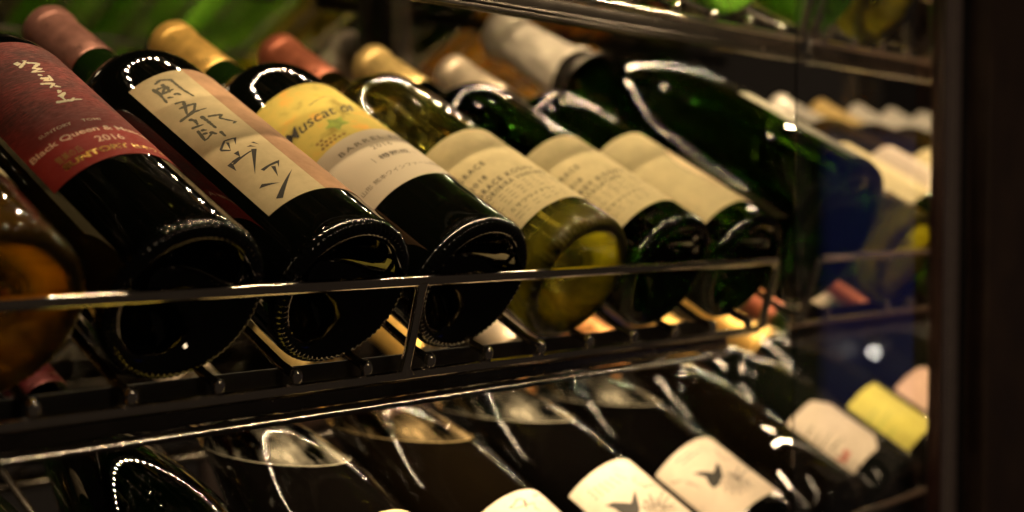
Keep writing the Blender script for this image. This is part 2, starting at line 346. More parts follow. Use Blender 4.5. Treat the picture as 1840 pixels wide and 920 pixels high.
# ------------------------------------------------------------------ shelves
NUB = Vector((0, .4541, -.0757))
def shelf(dz, x0, x1, wires, label, rail=True, posts=(), chan=None, rx=None):
    t = empty('wire_shelf', (x0, NUB.y, NUB.z+dz)); tag(t, label, 'shelf', 'wire shelves of the cabinet')
    T = Matrix.Translation((-x0, -NUB.y, -NUB.z-dz)); O = Vector((0, 0, dz))
    def part(name, bm, mt, par=t):
        bmesh.ops.transform(bm, matrix=T, verts=bm.verts); return link(name, mesh(name, bm, True, 25), mt, par)
    # lower front bar the wires are welded to
    bm = bmesh.new(); tube(bm, [Vector((x0, NUB.y, NUB.z-.0042))+O, Vector((x1, NUB.y, NUB.z-.0042))+O], .0027, 28); part('front_bar', bm, M['metal'])
    cx0, cx1 = chan or (x0, x1)
    bm = bmesh.new()
    box(bm, (cx0, NUB.y-.0005, NUB.z-.0135+dz), (cx1, NUB.y+.0022, NUB.z-.0072+dz), .0004)
    box(bm, (cx0, NUB.y-.0022, NUB.z-.0188+dz), (cx1, NUB.y+.006, NUB.z-.0166+dz), .0005)
    part('channel', bm, M['metal_dark'])
    bm = bmesh.new(); tube(bm, [Vector((cx0, NUB.y-.0015, NUB.z-.0150+dz)), Vector((cx1, NUB.y-.0015, NUB.z-.0150+dz))], .0012, 24); part('channel_lip', bm, M['metal_dark'])
    # wires, each ending in a rounded nub on the bar
    bm = bmesh.new()
    P = [Vector((0,0,-.0008)), Vector((0,.0010,.0012))]+[D*(.006+.30*i/2) for i in range(3)]
    tube(bm, [Vector((0,0,-.0038)), Vector((0,0,-.001)), Vector((0,.0006,.0012)), Vector((0,.003,.0030)), D*.012, D*.31], .0022, 20); wme = mesh('wire', bm)
    bm = bmesh.new(); bmesh.ops.create_uvsphere(bm, u_segments=14, v_segments=10, radius=.0031)
    for v in bm.verts: v.co.z = v.co.z*1.25+.0012
    nme = mesh('wire_tip', bm)
    for x in wires:
        wo = link('wire', wme, M['metal_dark'], t); wo.location = (x-x0, 0, .0001)
        no = link('wire_tip', nme, M['metal'], wo); no.location = (0, -.0005, .0002)
    # cross bars under the wires and a back bar
    bm = bmesh.new()
    for s in (.10, .24, .30):
        p = NUB+D*s-E2*.0046; tube(bm, [Vector((x0, p.y, p.z+dz)), Vector((x1, p.y, p.z+dz))], .0026, 18)
    part('cross_bar', bm, M['metal_dark'])
    RT = Vector((0, .4403, -.0342))
    if rail:
        a, b = rx or (x0, x1)
        bot = Vector((0, NUB.y-.0015, NUB.z-.003))
        pts = [Vector((a, bot.y, bot.z+dz))]
        for i in range(7):
            q = i/6*math.pi/2; r_ = .006
            c = Vector((a+r_, 0, 0)); k = 1-r_/ (RT-bot).length
            base = bot.lerp(RT, k)
            pts.append(Vector((a+r_-r_*math.cos(q), 0, 0))+base.lerp(RT, math.sin(q))+O)
        for i in range(7):
            q = i/6*math.pi/2; base = bot.lerp(RT, 1-.006/(RT-bot).length)
            pts.append(Vector((b-.006+.006*math.sin(q), 0, 0))+base.lerp(RT, math.cos(q))+O)
        pts.append(Vector((b+.0, bot.y, bot.z+dz)))
        bm = bmesh.new(); tube(bm, pts, .0029, 28); part('stop_rail', bm, M['metal'])
        for x in posts:
            bm = bmesh.new(); tube(bm, [Vector((x+.0012, NUB.y-.0005, NUB.z-.0035+dz)), Vector((x+.0008, NUB.y-.001, NUB.z+dz)), Vector((x, bot.lerp(RT,.25).y, bot.lerp(RT,.25).z+dz)), Vector((x-.0004, RT.y+.0008, RT.z-.005+dz)), Vector((x-.0008, RT.y+.0004, RT.z-.001+dz))], .0024, 24, rs=[.0044,.0029,.0025,.0027,.0040]); part('rail_post', bm, M['metal'])
    return t
wm = [.23447+.04072*j for j in range(-3, 13)]
main_shelf = shelf(0, .075, .735, wm, 'shelf of the large front row of bottles, with a black stop rail across their bases', posts=(.4205,), chan=(.075,.700), rx=(.076,.737))
XR = [.936+PITCH*k for k in range(9)]; XM = .804
wr = [XM-.0204, XM+.0204]+[x+s for x in XR for s in (-.0204,.0204)]
wr = sorted(wr); wr2 = []
for x in wr:
    if not wr2 or x-wr2[-1] > .012: wr2.append(x)
shelf(0, .775, 1.60, wr2, 'next shelf to the right behind the glass door, under the big green bottle', posts=(1.2,), rx=(.787,1.60))
xlow = [BL.x+PL*k for k in range(-5, 9)]
shelf(DZ_LOW, .04, .73, [x+s for x in xlow if x < .73 for s in (-.0204,.0204)], 'lowest shelf carrying the bottles below the stop rail', posts=(.42,))
shelf(DZ_LOW, .775, 1.60, [x+s for x in xlow if x > .75 for s in (-.0204,.0204)]+[1.42,1.5], 'lowest shelf to the right carrying the bottles with small pale labels', posts=(1.2,))
shelf(DZ_UP, .075, .785, [.23447+.04072*j for j in range(-3, 14)], 'top shelf whose dark front bar crosses the upper edge of the picture', posts=(.4205,))
shelf(DZ_UP, .80, 1.60, [.82+.04115*j for j in range(19)], 'top shelf to the right seen dimly through the glass door', posts=(1.2,))

# LED strips: one well back under each shelf, one behind each shelf's front bar, the large row's added as fill
def strip(x0, x1, y, z, n, h, step, lip, label, lm='led', plate=False):
    t = empty('led_strip', (x0, y, z)); tag(t, label, 'light strip', 'led strips under the shelves')
    n = Vector(n).normalized(); u = Vector((1,0,0)).cross(n)
    bm = bmesh.new(); c = Vector((0, 0, -.004)); vs = []
    for sx in (0, x1-x0):
        for a_, b_ in ((-.004,0),(.004,0),(.004,-.0015),(-.004,-.0015)): vs.append(bm.verts.new(Vector((sx,0,0))+c+u*a_+n*b_))
    for f_ in ((0,1,2,3),(7,6,5,4),(0,4,5,1),(1,5,6,2),(2,6,7,3),(3,7,4,0)): bm.faces.new([vs[i] for i in f_])
    link('strip_backing', mesh('strip_backing', bm, False), M['cab_black'], t)
    bm = bmesh.new(); box(bm, (0, lip[0], lip[1]), (x1-x0, lip[0]+.0014, .004), .0003)
    if plate: box(bm, (0, -.0045, -.0072), (x1-x0, .0018, -.0064))  # added plate keeps the fill strip's light off the bottle bases
    link('strip_shade', mesh('strip_shade', bm, True, 25), M['cab_black'], t)
    bm = bmesh.new(); k = 0
    while x0+.006+k*step < x1:
        p = Vector((.006+k*step,0,0))+c+n*.0006
        bm.faces.new([bm.verts.new(p+Vector((a_*h,0,0))+u*(b_*h)) for a_, b_ in ((-1,-1),(1,-1),(1,1),(-1,1))]); k += 1
    me = bpy.data.meshes.new('led'); bm.normal_update()
    for f_ in bm.faces:
        if f_.normal.dot(n) < 0: f_.normal_flip()
    bm.to_mesh(me); bm.free()
    o = link('led', me, M[lm], t); o['kind'] = 'stuff'
BN, FN = (0,-.35,-.94), (0,.62,-.78)
for dz, a, b, s1 in ((0, .27, .775, 'over the large front row'), (DZ_LOW, .12, .74, 'over the lower row'), (DZ_UP, .10, 1.58, 'over the top row')):
    strip(a, b, .660, .205+dz, BN, 0.00075, .0165, (.0050,-.0100), 'rear led strip under the shelf '+s1)
for dz, s1 in ((0, 'over the bottles behind the glass door'), (DZ_LOW, 'over the small pale labels at the right')):
    strip(.82, 1.55, .660, .205+dz, BN, 0.00075, .0165, (.0050,-.0100), 'rear led strip under the shelf '+s1)
for dz, a, b, s1 in ((DZ_LOW, .12, .70, 'over the lower row'), (DZ_UP, .10, 1.58, 'over the top row'), (0, .82, 1.5, 'over the bottles behind the glass door'), (DZ_LOW, .80, 1.5, 'over the small pale labels at the right')):
    strip(a, b, .4705, .109+dz, FN, .00085, .0092, (-.0050,-.0070), 'front led strip behind the shelf bar '+s1)
strip(.31, .775, .4705, .109, (0,.78,-.62), .0008, .0105, (-.0050,-.0060), 'added led strip behind the top shelf bar filling the shadow on the labels', 'led_front', True)  # strip added to fill the shelf's shadow band across the labels
strip(.29, .74, .400, .168, (0,.55,-.83), .0011, .0105, (-.0062,-.0060), 'front led strip in the door head over the large front row', 'led_front')

# ------------------------------------------------------------------ bottle shapes (metres; L from the base up the bottle)
def mm(p): return [(a/1000, b/1000) for a, b in p]
PUNT = [(26,0),(25.6,4),(24,8),(21,12.5),(16.5,17.5),(11,22),(6,25.5),(2.5,28),(.6,30),(0,31.5),(.1,33),(.9,34.6),(2.2,36),(4.2,37),(6.5,37.4),(8.5,37.5),(10.5,37.5)]
BORD = PUNT+[(30,37.5),(90,37.5),(150,37.5),(176,37.5),(182,37.2),(188,36.3),(193,34.8),(198,32.3),(202,29.3),(206,25.5),(210,21.6),(214,18.4),(219,16.2),(226,15.1),(240,14.4),(265,14),(291,13.7),(292,14.9),(298,14.9),(299.5,14),(300,12),(300,0)]
BURG = PUNT+[(30,37.5),(80,37.5),(108,37.5),(118,37.2),(130,36.2),(145,34),(160,31),(175,27.4),(190,23.6),(205,20),(220,17.3),(235,15.6),(250,14.8),(270,14.3),(291,14),(292,15.2),(298,15.2),(299.5,14),(300,0)]
s_ = 56.5/37.5
MAGN = [(a*1.15 if a < 8 else a, b*s_) for a, b in PUNT]+[(12,56.5),(16,56.5),(40,56.5),(90,56.5),(125,56.5),(140,56),(156,54),(175,49.8),(195,43.5),(215,36.4),(235,29),(255,24.2),(275,20.8),(295,18.8),(315,17.6),(335,17),(344,17),(345,19.5),(352,19.5),(353,17.5),(354,0)]
def body_mesh(nm, prof, kn=True, n=288):
    bm = bmesh.new()
    pr = mm(prof)
    # round the knurled band off with a few more rings
    lathe(bm, pr, n, 72 if kn else 0, (.0318*(prof[10][1]/33 if prof is MAGN else 1), .0045, .00055))
    return mesh(nm, bm, True, 60)
BODY = {'bord': body_mesh('bottle_body', BORD), 'burg': body_mesh('slope_bottle_body', BURG, False, 96), 'magn': body_mesh('magnum_body', MAGN, True)}
def cap_mesh(nm, segs, n=64, wr=0, se=0):
    bm = bmesh.new()
    def dp(a, L, r):
        return wr*(noise.noise(Vector((math.cos(a)*2.2, math.sin(a)*2.2, L*85+se)))+.6*abs(noise.noise(Vector((math.cos(a)*6, math.sin(a)*6, L*160+se)))))
    lathe(bm, mm(segs), n, disp=dp if wr else None)
    return mesh(nm, bm, True, 50)
CAPB = [(241,14.5),(240.6,14.9),(241.5,15.1),(255,14.9),(270,14.7),(284,14.5),(289,14.5),(291,15.0),(292,15.6),(294,15.3),(296,15.6),(299.5,15.6),(301,14.9),(301.4,12),(301.4,0)]
CAPL = [(196,22.4),(195.6,22.9),(197,23.0),(205,20.8),(220,18),(235,16.2),(250,15.4),(270,14.9),(289,14.6),(292,15.9),(298,15.9),(300.6,15),(301.2,0)]
def dense(seg, st=4):
    o = []
    for (a, b), (c, d_) in zip(seg, seg[1:]):
        k = max(1, int(abs(c-a)/st))
        for i in range(k): o.append((a+(c-a)*i/k, b+(d_-b)*i/k))
    o.append(seg[-1]); return o
CAPM = dense([(262,23.6),(261.5,24.2),(263,24.4),(275,21.8),(290,20.3),(310,19.0),(332,18.6),(338,20.8),(343,22.4),(349,22.6),(354,20),(357,14),(359,7),(359.5,0)], 3)
COLLAR = [(246,27.0),(245.6,27.5),(247,27.6),(255,25.4),(262,24.3),(264,23.4)]
CAP = {'std': cap_mesh('capsule', CAPB), 'long': cap_mesh('long_capsule', CAPL), 'magn': cap_mesh('wrinkled_foil', CAPM, 96, .0016, 3)}

def cyl(phi, L, r):
    a = R(phi); return Vector((-r*math.sin(a), r*math.cos(a), L/1000))
def label_mesh(p0, p1, L0, L1, r=.0375, th=.00016, cut=0, nL=10, wave=0):
    """curved paper patch with real thickness; cut = corner cut in mm"""
    bm = bmesh.new(); uvl = bm.loops.layers.uv.new('UVMap')
    n = max(6, int(abs(p1-p0)/3)); out, inn, uvs = [], [], {}
    wid = R(p1-p0)*r*1000
    for i in range(n+1):
        t = i/n; ph = p0+(p1-p0)*t; s = t*wid
        e = max(0, cut-min(s, wid-s)); a, b = L0+e, L1-e
        co, cn = [], []
        for j in range(nL+1):
            L = a+(b-a)*j/nL
            ro = r+.00006+th+wave*noise.noise(Vector((ph*.08, L*.05, 1)))
            v = bm.verts.new(cyl(ph, L, ro)); uvs[v] = (R(ph)*r*1000, L); co.append(v)
            v = bm.verts.new(cyl(ph, L, r+.00006)); uvs[v] = (R(ph)*r*1000, L); cn.append(v)
        out.append(co); inn.append(cn)
    for i in range(n):
        for j in range(nL):
            bm.faces.new((out[i][j], out[i+1][j], out[i+1][j+1], out[i][j+1])); bm.faces.new((inn[i][j], inn[i][j+1], inn[i+1][j+1], inn[i+1][j]))
        for j in (0, nL): bm.faces.new((out[i][j], out[i+1][j], inn[i+1][j], inn[i][j]))
    for i in (0, n):
        for j in range(nL): bm.faces.new((out[i][j], out[i][j+1], inn[i][j+1], inn[i][j]))
    bmesh.ops.recalc_face_normals(bm, faces=bm.faces)
    for f in bm.faces:
        for l in f.loops: l[uvl].uv = uvs[l.vert]
    return mesh('label', bm, True, 50)
# flat print: shapes in (mm round, mm along) bent on to the bottle, a hair proud of the paper
def wrap(bm, r, phi0, L0, off=.0003, step=1.6):
    xs = [v.co.x for v in bm.verts]
    if not xs: return
    lo, hi = min(xs), max(xs); x = math.floor(lo/step)*step
    while x < hi:
        bmesh.ops.bisect_plane(bm, geom=bm.verts[:]+bm.edges[:]+bm.faces[:], plane_co=(x,0,0), plane_no=(1,0,0)); x += step
    for v in bm.verts:
        v.co = cyl(phi0+math.degrees(v.co.x/(r*1000)), L0+v.co.y, r+off)
_dg = None
def text_bm(s, size, shear=0, bold=0, spacing=1.0, align='CENTER', sx=1.0):
    c = bpy.data.curves.new('t', 'FONT'); c.body = s; c.size = size; c.shear = shear; c.offset = bold; c.space_character = spacing
    c.align_x = align; c.resolution_u = 3; c.fill_mode = 'BOTH'
    o = bpy.data.objects.new('t', c); col.objects.link(o); bpy.context.view_layer.update()
    dg = bpy.context.evaluated_depsgraph_get(); me = bpy.data.meshes.new_from_object(o.evaluated_get(dg))
    bm = bmesh.new(); bm.from_mesh(me); bpy.data.objects.remove(o); bpy.data.curves.remove(c); bpy.data.meshes.remove(me)
    for v in bm.verts: v.co.x *= sx
    bmesh.ops.remove_doubles(bm, verts=bm.verts, dist=.001)
    return bm
def fit(bm, h=None, wd=None):
    """scale so the glyphs are h mm tall and the line wd mm wide"""
    xs = [v.co.x for v in bm.verts]; ys = [v.co.y for v in bm.verts]
    kx = wd/(max(xs)-min(xs)) if wd else 1; ky = h/(max(ys)-min(ys)) if h else 1
    x0 = (max(xs)+min(xs))/2; y0 = (max(ys)+min(ys))/2
    for v in bm.verts: v.co.x = (v.co.x-x0)*kx; v.co.y = (v.co.y-y0)*ky
    return bm
def pr(name, bm, mt, par): return link(name, mesh(name, bm, False), mt, par)
def put_text(par, s, phiL, h, wd, r, mt, name='lettering', tilt=0, **kw):
    """phiL = (phi, L) of the middle of the line"""
    bm = fit(text_bm(s, 10, **kw), h, wd)
    if tilt: bmesh.ops.rotate(bm, matrix=Matrix.Rotation(R(tilt), 3, 'Z'), verts=bm.verts)
    wrap(bm, r, phiL[0], phiL[1]); return pr(name, bm, mt, par)
def span(p0, p1, r): return R(p1-p0)*r*1000
def strokes(par, data, wid, r, mt, name='brush_stroke', rag=.25):
    """brush strokes given as (phi, L) polylines"""
    bm = bmesh.new(); K = r*1000*math.pi/180
    for ln in data:
        P = [Vector((a*K, b)) for a, b in ln]; Q = []
        for a, b in zip(P, P[1:]):
            k = max(2, int((b-a).length/.8))
            for i in range(k): Q.append(a.lerp(b, i/k))
        Q.append(P[-1]); L_, R_ = [], []
        for i, q in enumerate(Q):
            t = (Q[min(i+1, len(Q)-1)]-Q[max(0, i-1)]); t = t.normalized() if t.length else Vector((1,0)); nn = Vector((-t.y, t.x))
            f = i/max(1, len(Q)-1); w_ = wid/2*(1-.45*f)*(1+rag*(random.random()-.5)*2)
            if i in (0, len(Q)-1): w_ *= .55
            L_.append(bm.verts.new((*(q+nn*w_), 0))); R_.append(bm.verts.new((*(q-nn*w_), 0)))
        for i in range(len(Q)-1): bm.faces.new((L_[i], L_[i+1], R_[i+1], R_[i]))
    for v in bm.verts: v.co = cyl(v.co.x/K, v.co.y, r+.0003)
    return pr(name, bm, mt, par)
def polys(par, data, r, mt, name='printed_shape', off=.0003):
    bm = bmesh.new(); K = r*1000*math.pi/180
    for pg in data: bm.faces.new([bm.verts.new((a*K, b, 0)) for a, b in pg])
    bmesh.ops.triangulate(bm, faces=bm.faces)
    wrap(bm, r, 0, 0, off, 1.2); return pr(name, bm, mt, par)
def dots(par, data, rad, r, mt, name='printed_dot'):
    K = r*1000*math.pi/180
    return polys(par, [[(a+rad/K*math.cos(t), b+rad*math.sin(t)) for t in [k*math.pi/4+.3 for k in range(8)]] for a, b in data], r, mt, name)

def bottle(pos, body, glass, cap=None, capkind='std', name='wine_bottle', label='', group=None, spin=0):
    fr = frame(pos)
    if spin: fr = fr @ Matrix.Rotation(R(spin), 4, 'Z')
    t = empty(name, mat=fr); tag(t, label, 'bottle', group)
    bo = link('glass_body', BODY[body], M[glass], t)
    if cap: link('capsule', CAP[capkind], M['cap'][cap] if cap in M['cap'] else M[cap], t)
    return t
def paper_on(t, p0, p1, L0, L1, mt, r=.0375, name='label', **kw):
    return link(name, label_mesh(p0, p1, L0, L1, r, **kw), M[mt], t)
GR = 'bottles lying in the large front row'
def MP(k): return B0+Vector((k*PITCH, 0, 0))

# outlines of the brushed and printed marks: (degrees round the bottle, mm along it)
D_M2s = [[(-34.2,152.9),(-28.4,154.4),(-21.7,151.6),(-21.7,145.8),(-21.4,139.5),(-19.5,131.5)],[(-38.3,150.6),(-37.3,145.1),(-38.8,135.2)],[(-36.2,148.7),(-27.9,147.2)],[(-30.1,150.8),(-30.2,147.4),(-36.9,142.6)],[(-28.7,147.2),(-31.0,141.5)],[(-35.8,142.9),(-26.5,143.1)],[(-35.6,138.8),(-31.9,136.8)],[(-30.1,139.0),(-27.4,138.3),(-26.3,136.0)],[(-35.6,131.7),(-28.6,130.3)],[(-29.1,130.6),(-35.6,119.7)],[(-36.4,126.6),(-30.7,126.1),(-24.2,125.2),(-28.7,120.6),(-36.2,119.1)],[(-43.5,118.1),(-29.7,119.0),(-20.5,118.4)],[(-29.3,114.0),(-28.7,108.3),(-28.6,100.4)],[(-28.4,97.2),(-28.7,91.7)],[(-25.8,111.5),(-16.3,109.6),(-19.8,107.1),(-16.0,103.7),(-12.1,100.9),(-15.4,99.8)],[(-37.7,116.0),(-35.1,113.0),(-36.1,109.0)],[(-41.6,109.2),(-33.0,107.2)],[(-39.8,105.6),(-41.5,96.8),(-39.0,96.8),(-33.7,98.5)],[(-38.0,104.5),(-34.6,102.4)],[(-39.2,101.5),(-35.9,100.0)],[(-34.6,100.1),(-31.7,96.3)]]
D_M2t = [[(-39.7,84.7),(-32.3,89.1),(-24.1,88.0)],[(-39.7,84.7),(-34.7,80.9)],[(-41.6,71.8),(-23.9,74.3)],[(-41.2,73.4),(-33.4,73.9)]]
D_M2p = [[(-25.7,88.5),(-23.5,88.0),(-28.7,82.8)],[(-32.4,87.7),(-30.6,86.5),(-34.8,80.8)],[(-18.7,80.6),(-16.3,80.6),(-14.9,77.3)],[(-24.2,78.4),(-20.9,78.7),(-18.5,76.2)],[(-35.0,78.1),(-30.9,78.2),(-33.6,73.8)],[(-23.0,75.6),(-19.6,74.4),(-36.8,57.8)],[(-44.9,73.6),(-41.3,73.8),(-41.7,70.9),(-43.4,67.0)],[(-31.0,59.2),(-17.5,60.8),(-13.9,61.1),(-19.9,55.4),(-17.6,59.0),(-24.3,58.6),(-30.0,57.2)],[(-23.4,58.3),(-20.7,57.3),(-26.2,49.4)],[(-38.7,50.4),(-28.7,45.3),(-42.3,48.9)],[(-12.8,51.6),(-36.3,35.4),(-39.9,37.5)]]
D_M1s = [[(-18.4,148.7),(-13.4,152.0),(-10.2,154.7),(-12.6,154.9)],[(-11.2,152.7),(-3.2,151.2),(-10.8,146.3),(-4.9,145.8),(-13.8,142.9),(-5.0,142.7)],[(-12.0,139.7),(-9.2,138.7)],[(-13.0,135.7),(-7.0,135.9),(-11.6,133.4),(-6.1,133.3),(-5.2,138.5)],[(-16.3,130.9),(-7.3,129.8),(-12.7,126.0)],[(-9.0,127.4),(-5.1,126.1)],[(-10.4,122.5),(-8.2,122.2),(-11.2,120.4)],[(-13.0,117.0),(-6.7,120.1),(-11.6,116.2),(-11.4,112.7)],[(-18.3,112.4),(-7.7,112.2),(-3.9,115.0)],[(-10.8,112.6),(0.9,113.5)]]
D_M1p = [[(-19.8,153.7),(-16.0,154.8),(-14.7,152.1),(-18.6,150.9)]]
D_L2p = [[(-44.6,55.3),(-36.3,51.7),(-29.0,46.0),(-15.3,51.0),(-18.8,45.7),(-25.5,40.0),(-36.6,36.8),(-43.0,37.5),(-42.0,42.4),(-38.9,46.9)]]
D_L1p = [[(-48.3,50.0),(-40.5,47.5),(-30.3,39.7),(-15.8,46.0),(-23.8,38.1),(-29.1,32.9),(-38.6,29.4),(-43.4,34.4),(-44.2,40.8),(-44.8,44.6)]]
D_L1s = [[(-6.9,39.4),(-17.0,28.4)],[(14.1,38.5),(-15.7,27.9)],[(15.7,33.6),(-15.2,26.9)],[(-18.5,37.1),(-19.1,28.5)],[(6.8,25.5),(-14.6,25.9)],[(-7.6,49.5),(-1.4,44.6),(-6.9,44.3),(10.2,45.1)],[(-3.0,55.0),(-9.1,49.9)],[(10.8,46.8),(15.6,41.9),(29.8,40.3)],[(-24.0,34.9),(-23.6,28.3)],[(-5.6,24.4),(3.3,21.1)]]
D_L2s = [[(0.4,61.1),(-7.0,51.5),(3.0,47.7)],[(-15.4,39.7),(-15.4,32.6),(26.6,39.4)],[(-23.4,30.8),(-10.3,32.5)],[(-55.4,54.6),(-51.8,48.0),(-51.2,44.0)],[(0.4,40.7),(-21.7,31.8)],[(-11.2,29.2),(-11.7,20.5)],[(-46.3,69.0),(-35.3,68.5),(-24.6,67.7)],[(-43.3,64.9),(-29.3,64.8),(-16.8,65.0)],[(13.6,49.3),(18.5,42.3)],[(-20.0,39.9),(-14.5,33.1)],[(-66.0,61.9),(-56.3,57.1)]]
D_L0s = [[(-23.1,57.9),(-17.3,58.2),(-11.5,60.4),(-5.3,59.3),(-9.9,54.6),(-18.7,55.1),(-23.1,57.9)],[(-9.9,54.6),(0.6,54.2),(-4.7,49.4)],[(-4.6,58.3),(-12.1,51.7)],[(7.8,59.5),(33.9,63.8),(33.6,57.1),(33.5,52.9)],[(-3.0,50.5),(-2.3,46.9)]]
D_L1d = [(-48.4,63.5),(-48.5,60.3),(-48.5,57.1),(-42.6,62.5),(-42.5,59.4),(-42.4,56.4),(-36.7,61.7),(-36.3,58.8),(-36.0,55.9),(-30.5,61.1),(-29.9,58.4),(-29.3,55.7),(-23.9,60.7),(-23.0,58.2),(-22.0,55.8),(-16.7,60.7),(-15.3,58.4),(-13.9,56.2)]
D_L0d = [(21.9,59.4),(15.0,55.9),(10.0,53.1),(33.9,60.8),(22.7,55.8),(15.5,52.3),(33.8,58.2),(33.9,57.0),(23.5,52.3),(33.7,55.5),(33.8,54.4),(33.9,53.2),(33.6,52.9),(33.7,51.7),(33.8,50.6)]

# ------------------------------------------------------------------ front row
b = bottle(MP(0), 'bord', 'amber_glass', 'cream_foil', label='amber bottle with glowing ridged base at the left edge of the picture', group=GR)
lb = paper_on(b, -40, 60, 50, 150, 'paper_cream')

b = bottle(MP(1), 'bord', 'black_glass', 'copper_foil', label='black bottle with a dark red label dated 2016', group=GR)
lb = paper_on(b, -61, 95, 61, 176, 'red_label', nL=14)
put_text(lb, 'SUNTORY', (-33, 93.5), 2.2, span(-44,-21,.0375), .0375, M['pink_ink'], bold=.1)
put_text(lb, 'TOMI', (-8, 93.5), 2.0, span(-14,-1,.0375), .0375, M['pink_ink'], bold=.1)
put_text(lb, 'Black Queen & Muscat Bailey A', (3, 84.5), 5.2, span(-57,66,.0375), .0375, M['pink_ink'], bold=.18, name='title_lettering')
put_text(lb, '2016', (-8, 76.5), 5.0, span(-17,2,.0375), .0375, M['pink_ink'], bold=.12, name='vintage')
put_text(lb, 'SUNTORY', (-24, 68), 4.2, span(-47,-2,.0375), .0375, M['gold_ink'], bold=.3, name='gold_lettering')
put_text(lb, '日本ワイン', (18, 68), 4.2, span(3,36,.0375), .0375, M['gold_ink'], bold=.12, name='gold_lettering')
put_text(lb, '登美の丘', (-38, 74), 5.0, 12, .0375, M['grape_ink'], name='small_seal')
strokes(lb, D_M1s, 1.9, .0375, M['cream_ink']); polys(lb, D_M1p, .0375, M['cream_ink'])

b = bottle(MP(2), 'bord', 'black_glass', 'pink_brown_foil', label='black bottle with a cream label of large brushed japanese characters', group=GR)
lb = paper_on(b, -52, -5.5, 32, 160, 'paper_washi', nL=12)
l2 = paper_on(b, -5.4, 62, 32, 161, 'paper_band', name='brown_band', wave=.0001)
strokes(lb, D_M2s, 2.0, .0375, M['ink_olive']); strokes(lb, D_M2t, 1.5, .0375, M['ink'], rag=.05); polys(lb, D_M2p, .0375, M['ink'], 'brush_wedge')

b = bottle(MP(3), 'bord', 'black_glass', 'gold_foil', label='black bottle with a yellow and grey muscat label', group=GR)
lb = paper_on(b, -66, 70, 50, 158, 'muscat', nL=12)
put_text(lb, 'Muscat of', (-31, 126), 8.5, span(-66,6,.0375), .0375, M['ink'], shear=.35, bold=.05, name='title_lettering')
strokes(lb, [[(-10,127),(-2,129),(8,127)],[(-30,137),(-10,141),(12,138)]], .5, .0375, M['ink_olive'])
put_text(lb, 'BARREL FERMENTED', (9, 91.5), 3.4, span(-49,66,.0375), .0375, M['ink_grey'], spacing=1.35, bold=.08)
put_text(lb, '2016', (-16, 84), 3.6, span(-25,-6,.0375), .0375, M['ink_grey'], spacing=1.2)
put_text(lb, '｜樽熟成｜', (-14, 74.5), 4.6, span(-34,6,.0375), .0375, M['ink'])
put_text(lb, '山形 熊本ワインファーム株式会社', (-16, 61.5), 3.4, span(-62,30,.0375), .0375, M['ink_grey'])
K_ = .0375*1000*math.pi/180
polys(lb, [[(-40+9*math.cos(t)*(1 if i%2 else .55), 113+7*math.sin(t)*(1 if i%2 else .5)) for i, t in enumerate([k*math.pi/5 for k in range(10)])] if False else
           [(-27+11*math.cos(t)*(1 if i%2 else .55), 114+6.5*math.sin(t)*(1 if i%2 else .55)) for i, t in enumerate([k*math.pi/5 for k in range(10)])]], .0375, M['leaf_ink'], 'printed_leaf')
dots(lb, [(-52+i*4.2+((j%2)*2), 103.5+j*2.6) for j in range(3) for i in range(6-j*2)], 1.15, .0375, M['grape_ink'], 'printed_grape')

def grace(b, l0, l1, dl, second):
    lb = paper_on(b, -66, 62, l0, l1, 'paper_cream', nL=10)
    r = .0375
    put_text(lb, 'GRACE', (-48, 77), 4.0, span(-63,-33,r), r, M['ink'], spacing=1.3, bold=.12, name='title_lettering')
    put_text(lb, '2018', (-52, 67.5), 3.6, span(-61,-42,r), r, M['ink'], spacing=1.2, bold=.08, name='vintage')
    put_text(lb, 'GRACE KOSHU' if not second else 'GREY KOSHU', (-32, 60.2), 4.0, span(-63,-1,r), r, M['ink'], spacing=1.25, bold=.14)
    put_text(lb, 'TORIIBIRA VINEYARD' if not second else 'KAYAGATAKE', (-28 if not second else -38, 54.8), 3.8, span(-63,8,r) if not second else span(-63,-12,r), r, M['ink'], spacing=1.25, bold=.14)
    for i, L in enumerate((50.5, 47.9, 45.3, 42.7)):   # lines too small to read
        q = [[(p, L), (p+random.uniform(2.5,7), L)] for p in [-62+9*j+random.uniform(0,1.5) for j in range(random.randint(7,9))]]
        strokes(lb, q, .62, r, M['ink_grey'], 'fine_print', .04)
    put_text(lb, 'ミサワワイナリー', (-30, 37.5), 2.8, span(-55,-6,r), r, M['ink'], bold=.1)
    for L in (33.4, 30.6):
        strokes(lb, [[(p, L), (p+random.uniform(3,8), L)] for p in [-56+10*j for j in range(7)]], .5, r, M['ink_grey'], 'fine_print', .04)
    return lb
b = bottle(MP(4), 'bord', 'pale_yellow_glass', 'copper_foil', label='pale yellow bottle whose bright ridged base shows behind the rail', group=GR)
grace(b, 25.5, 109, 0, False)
b = bottle(MP(5), 'bord', 'night_green_glass', 'pale_gold_foil', label='dark green bottle with a plain cream label, right of the yellow one', group=GR)
grace(b, 22.5, 108, 0, True)
b = bottle(MP(6), 'bord', 'night_green_glass', 'cream_foil', label='dark green bottle with a blank ivory label and thin arc, last of front row', group=GR)
lb = paper_on(b, -57, 80, 22.5, 119, 'paper_cream', nL=10)
arc = [(16,98),(8,97),(2,94),(-5,88),(-10,80),(-12,72),(-10,63),(-6,57),(-3,50),(2,42)]
strokes(lb, [arc], .7, .0375, M['ink_olive'], 'thin_arc', .05)
polys(lb, [[(a+1, b_) for a, b_ in arc]+[(30,40),(60,50),(60,95),(40,100)]], .0375, M['paper_pale'], 'pale_crescent', .00027)

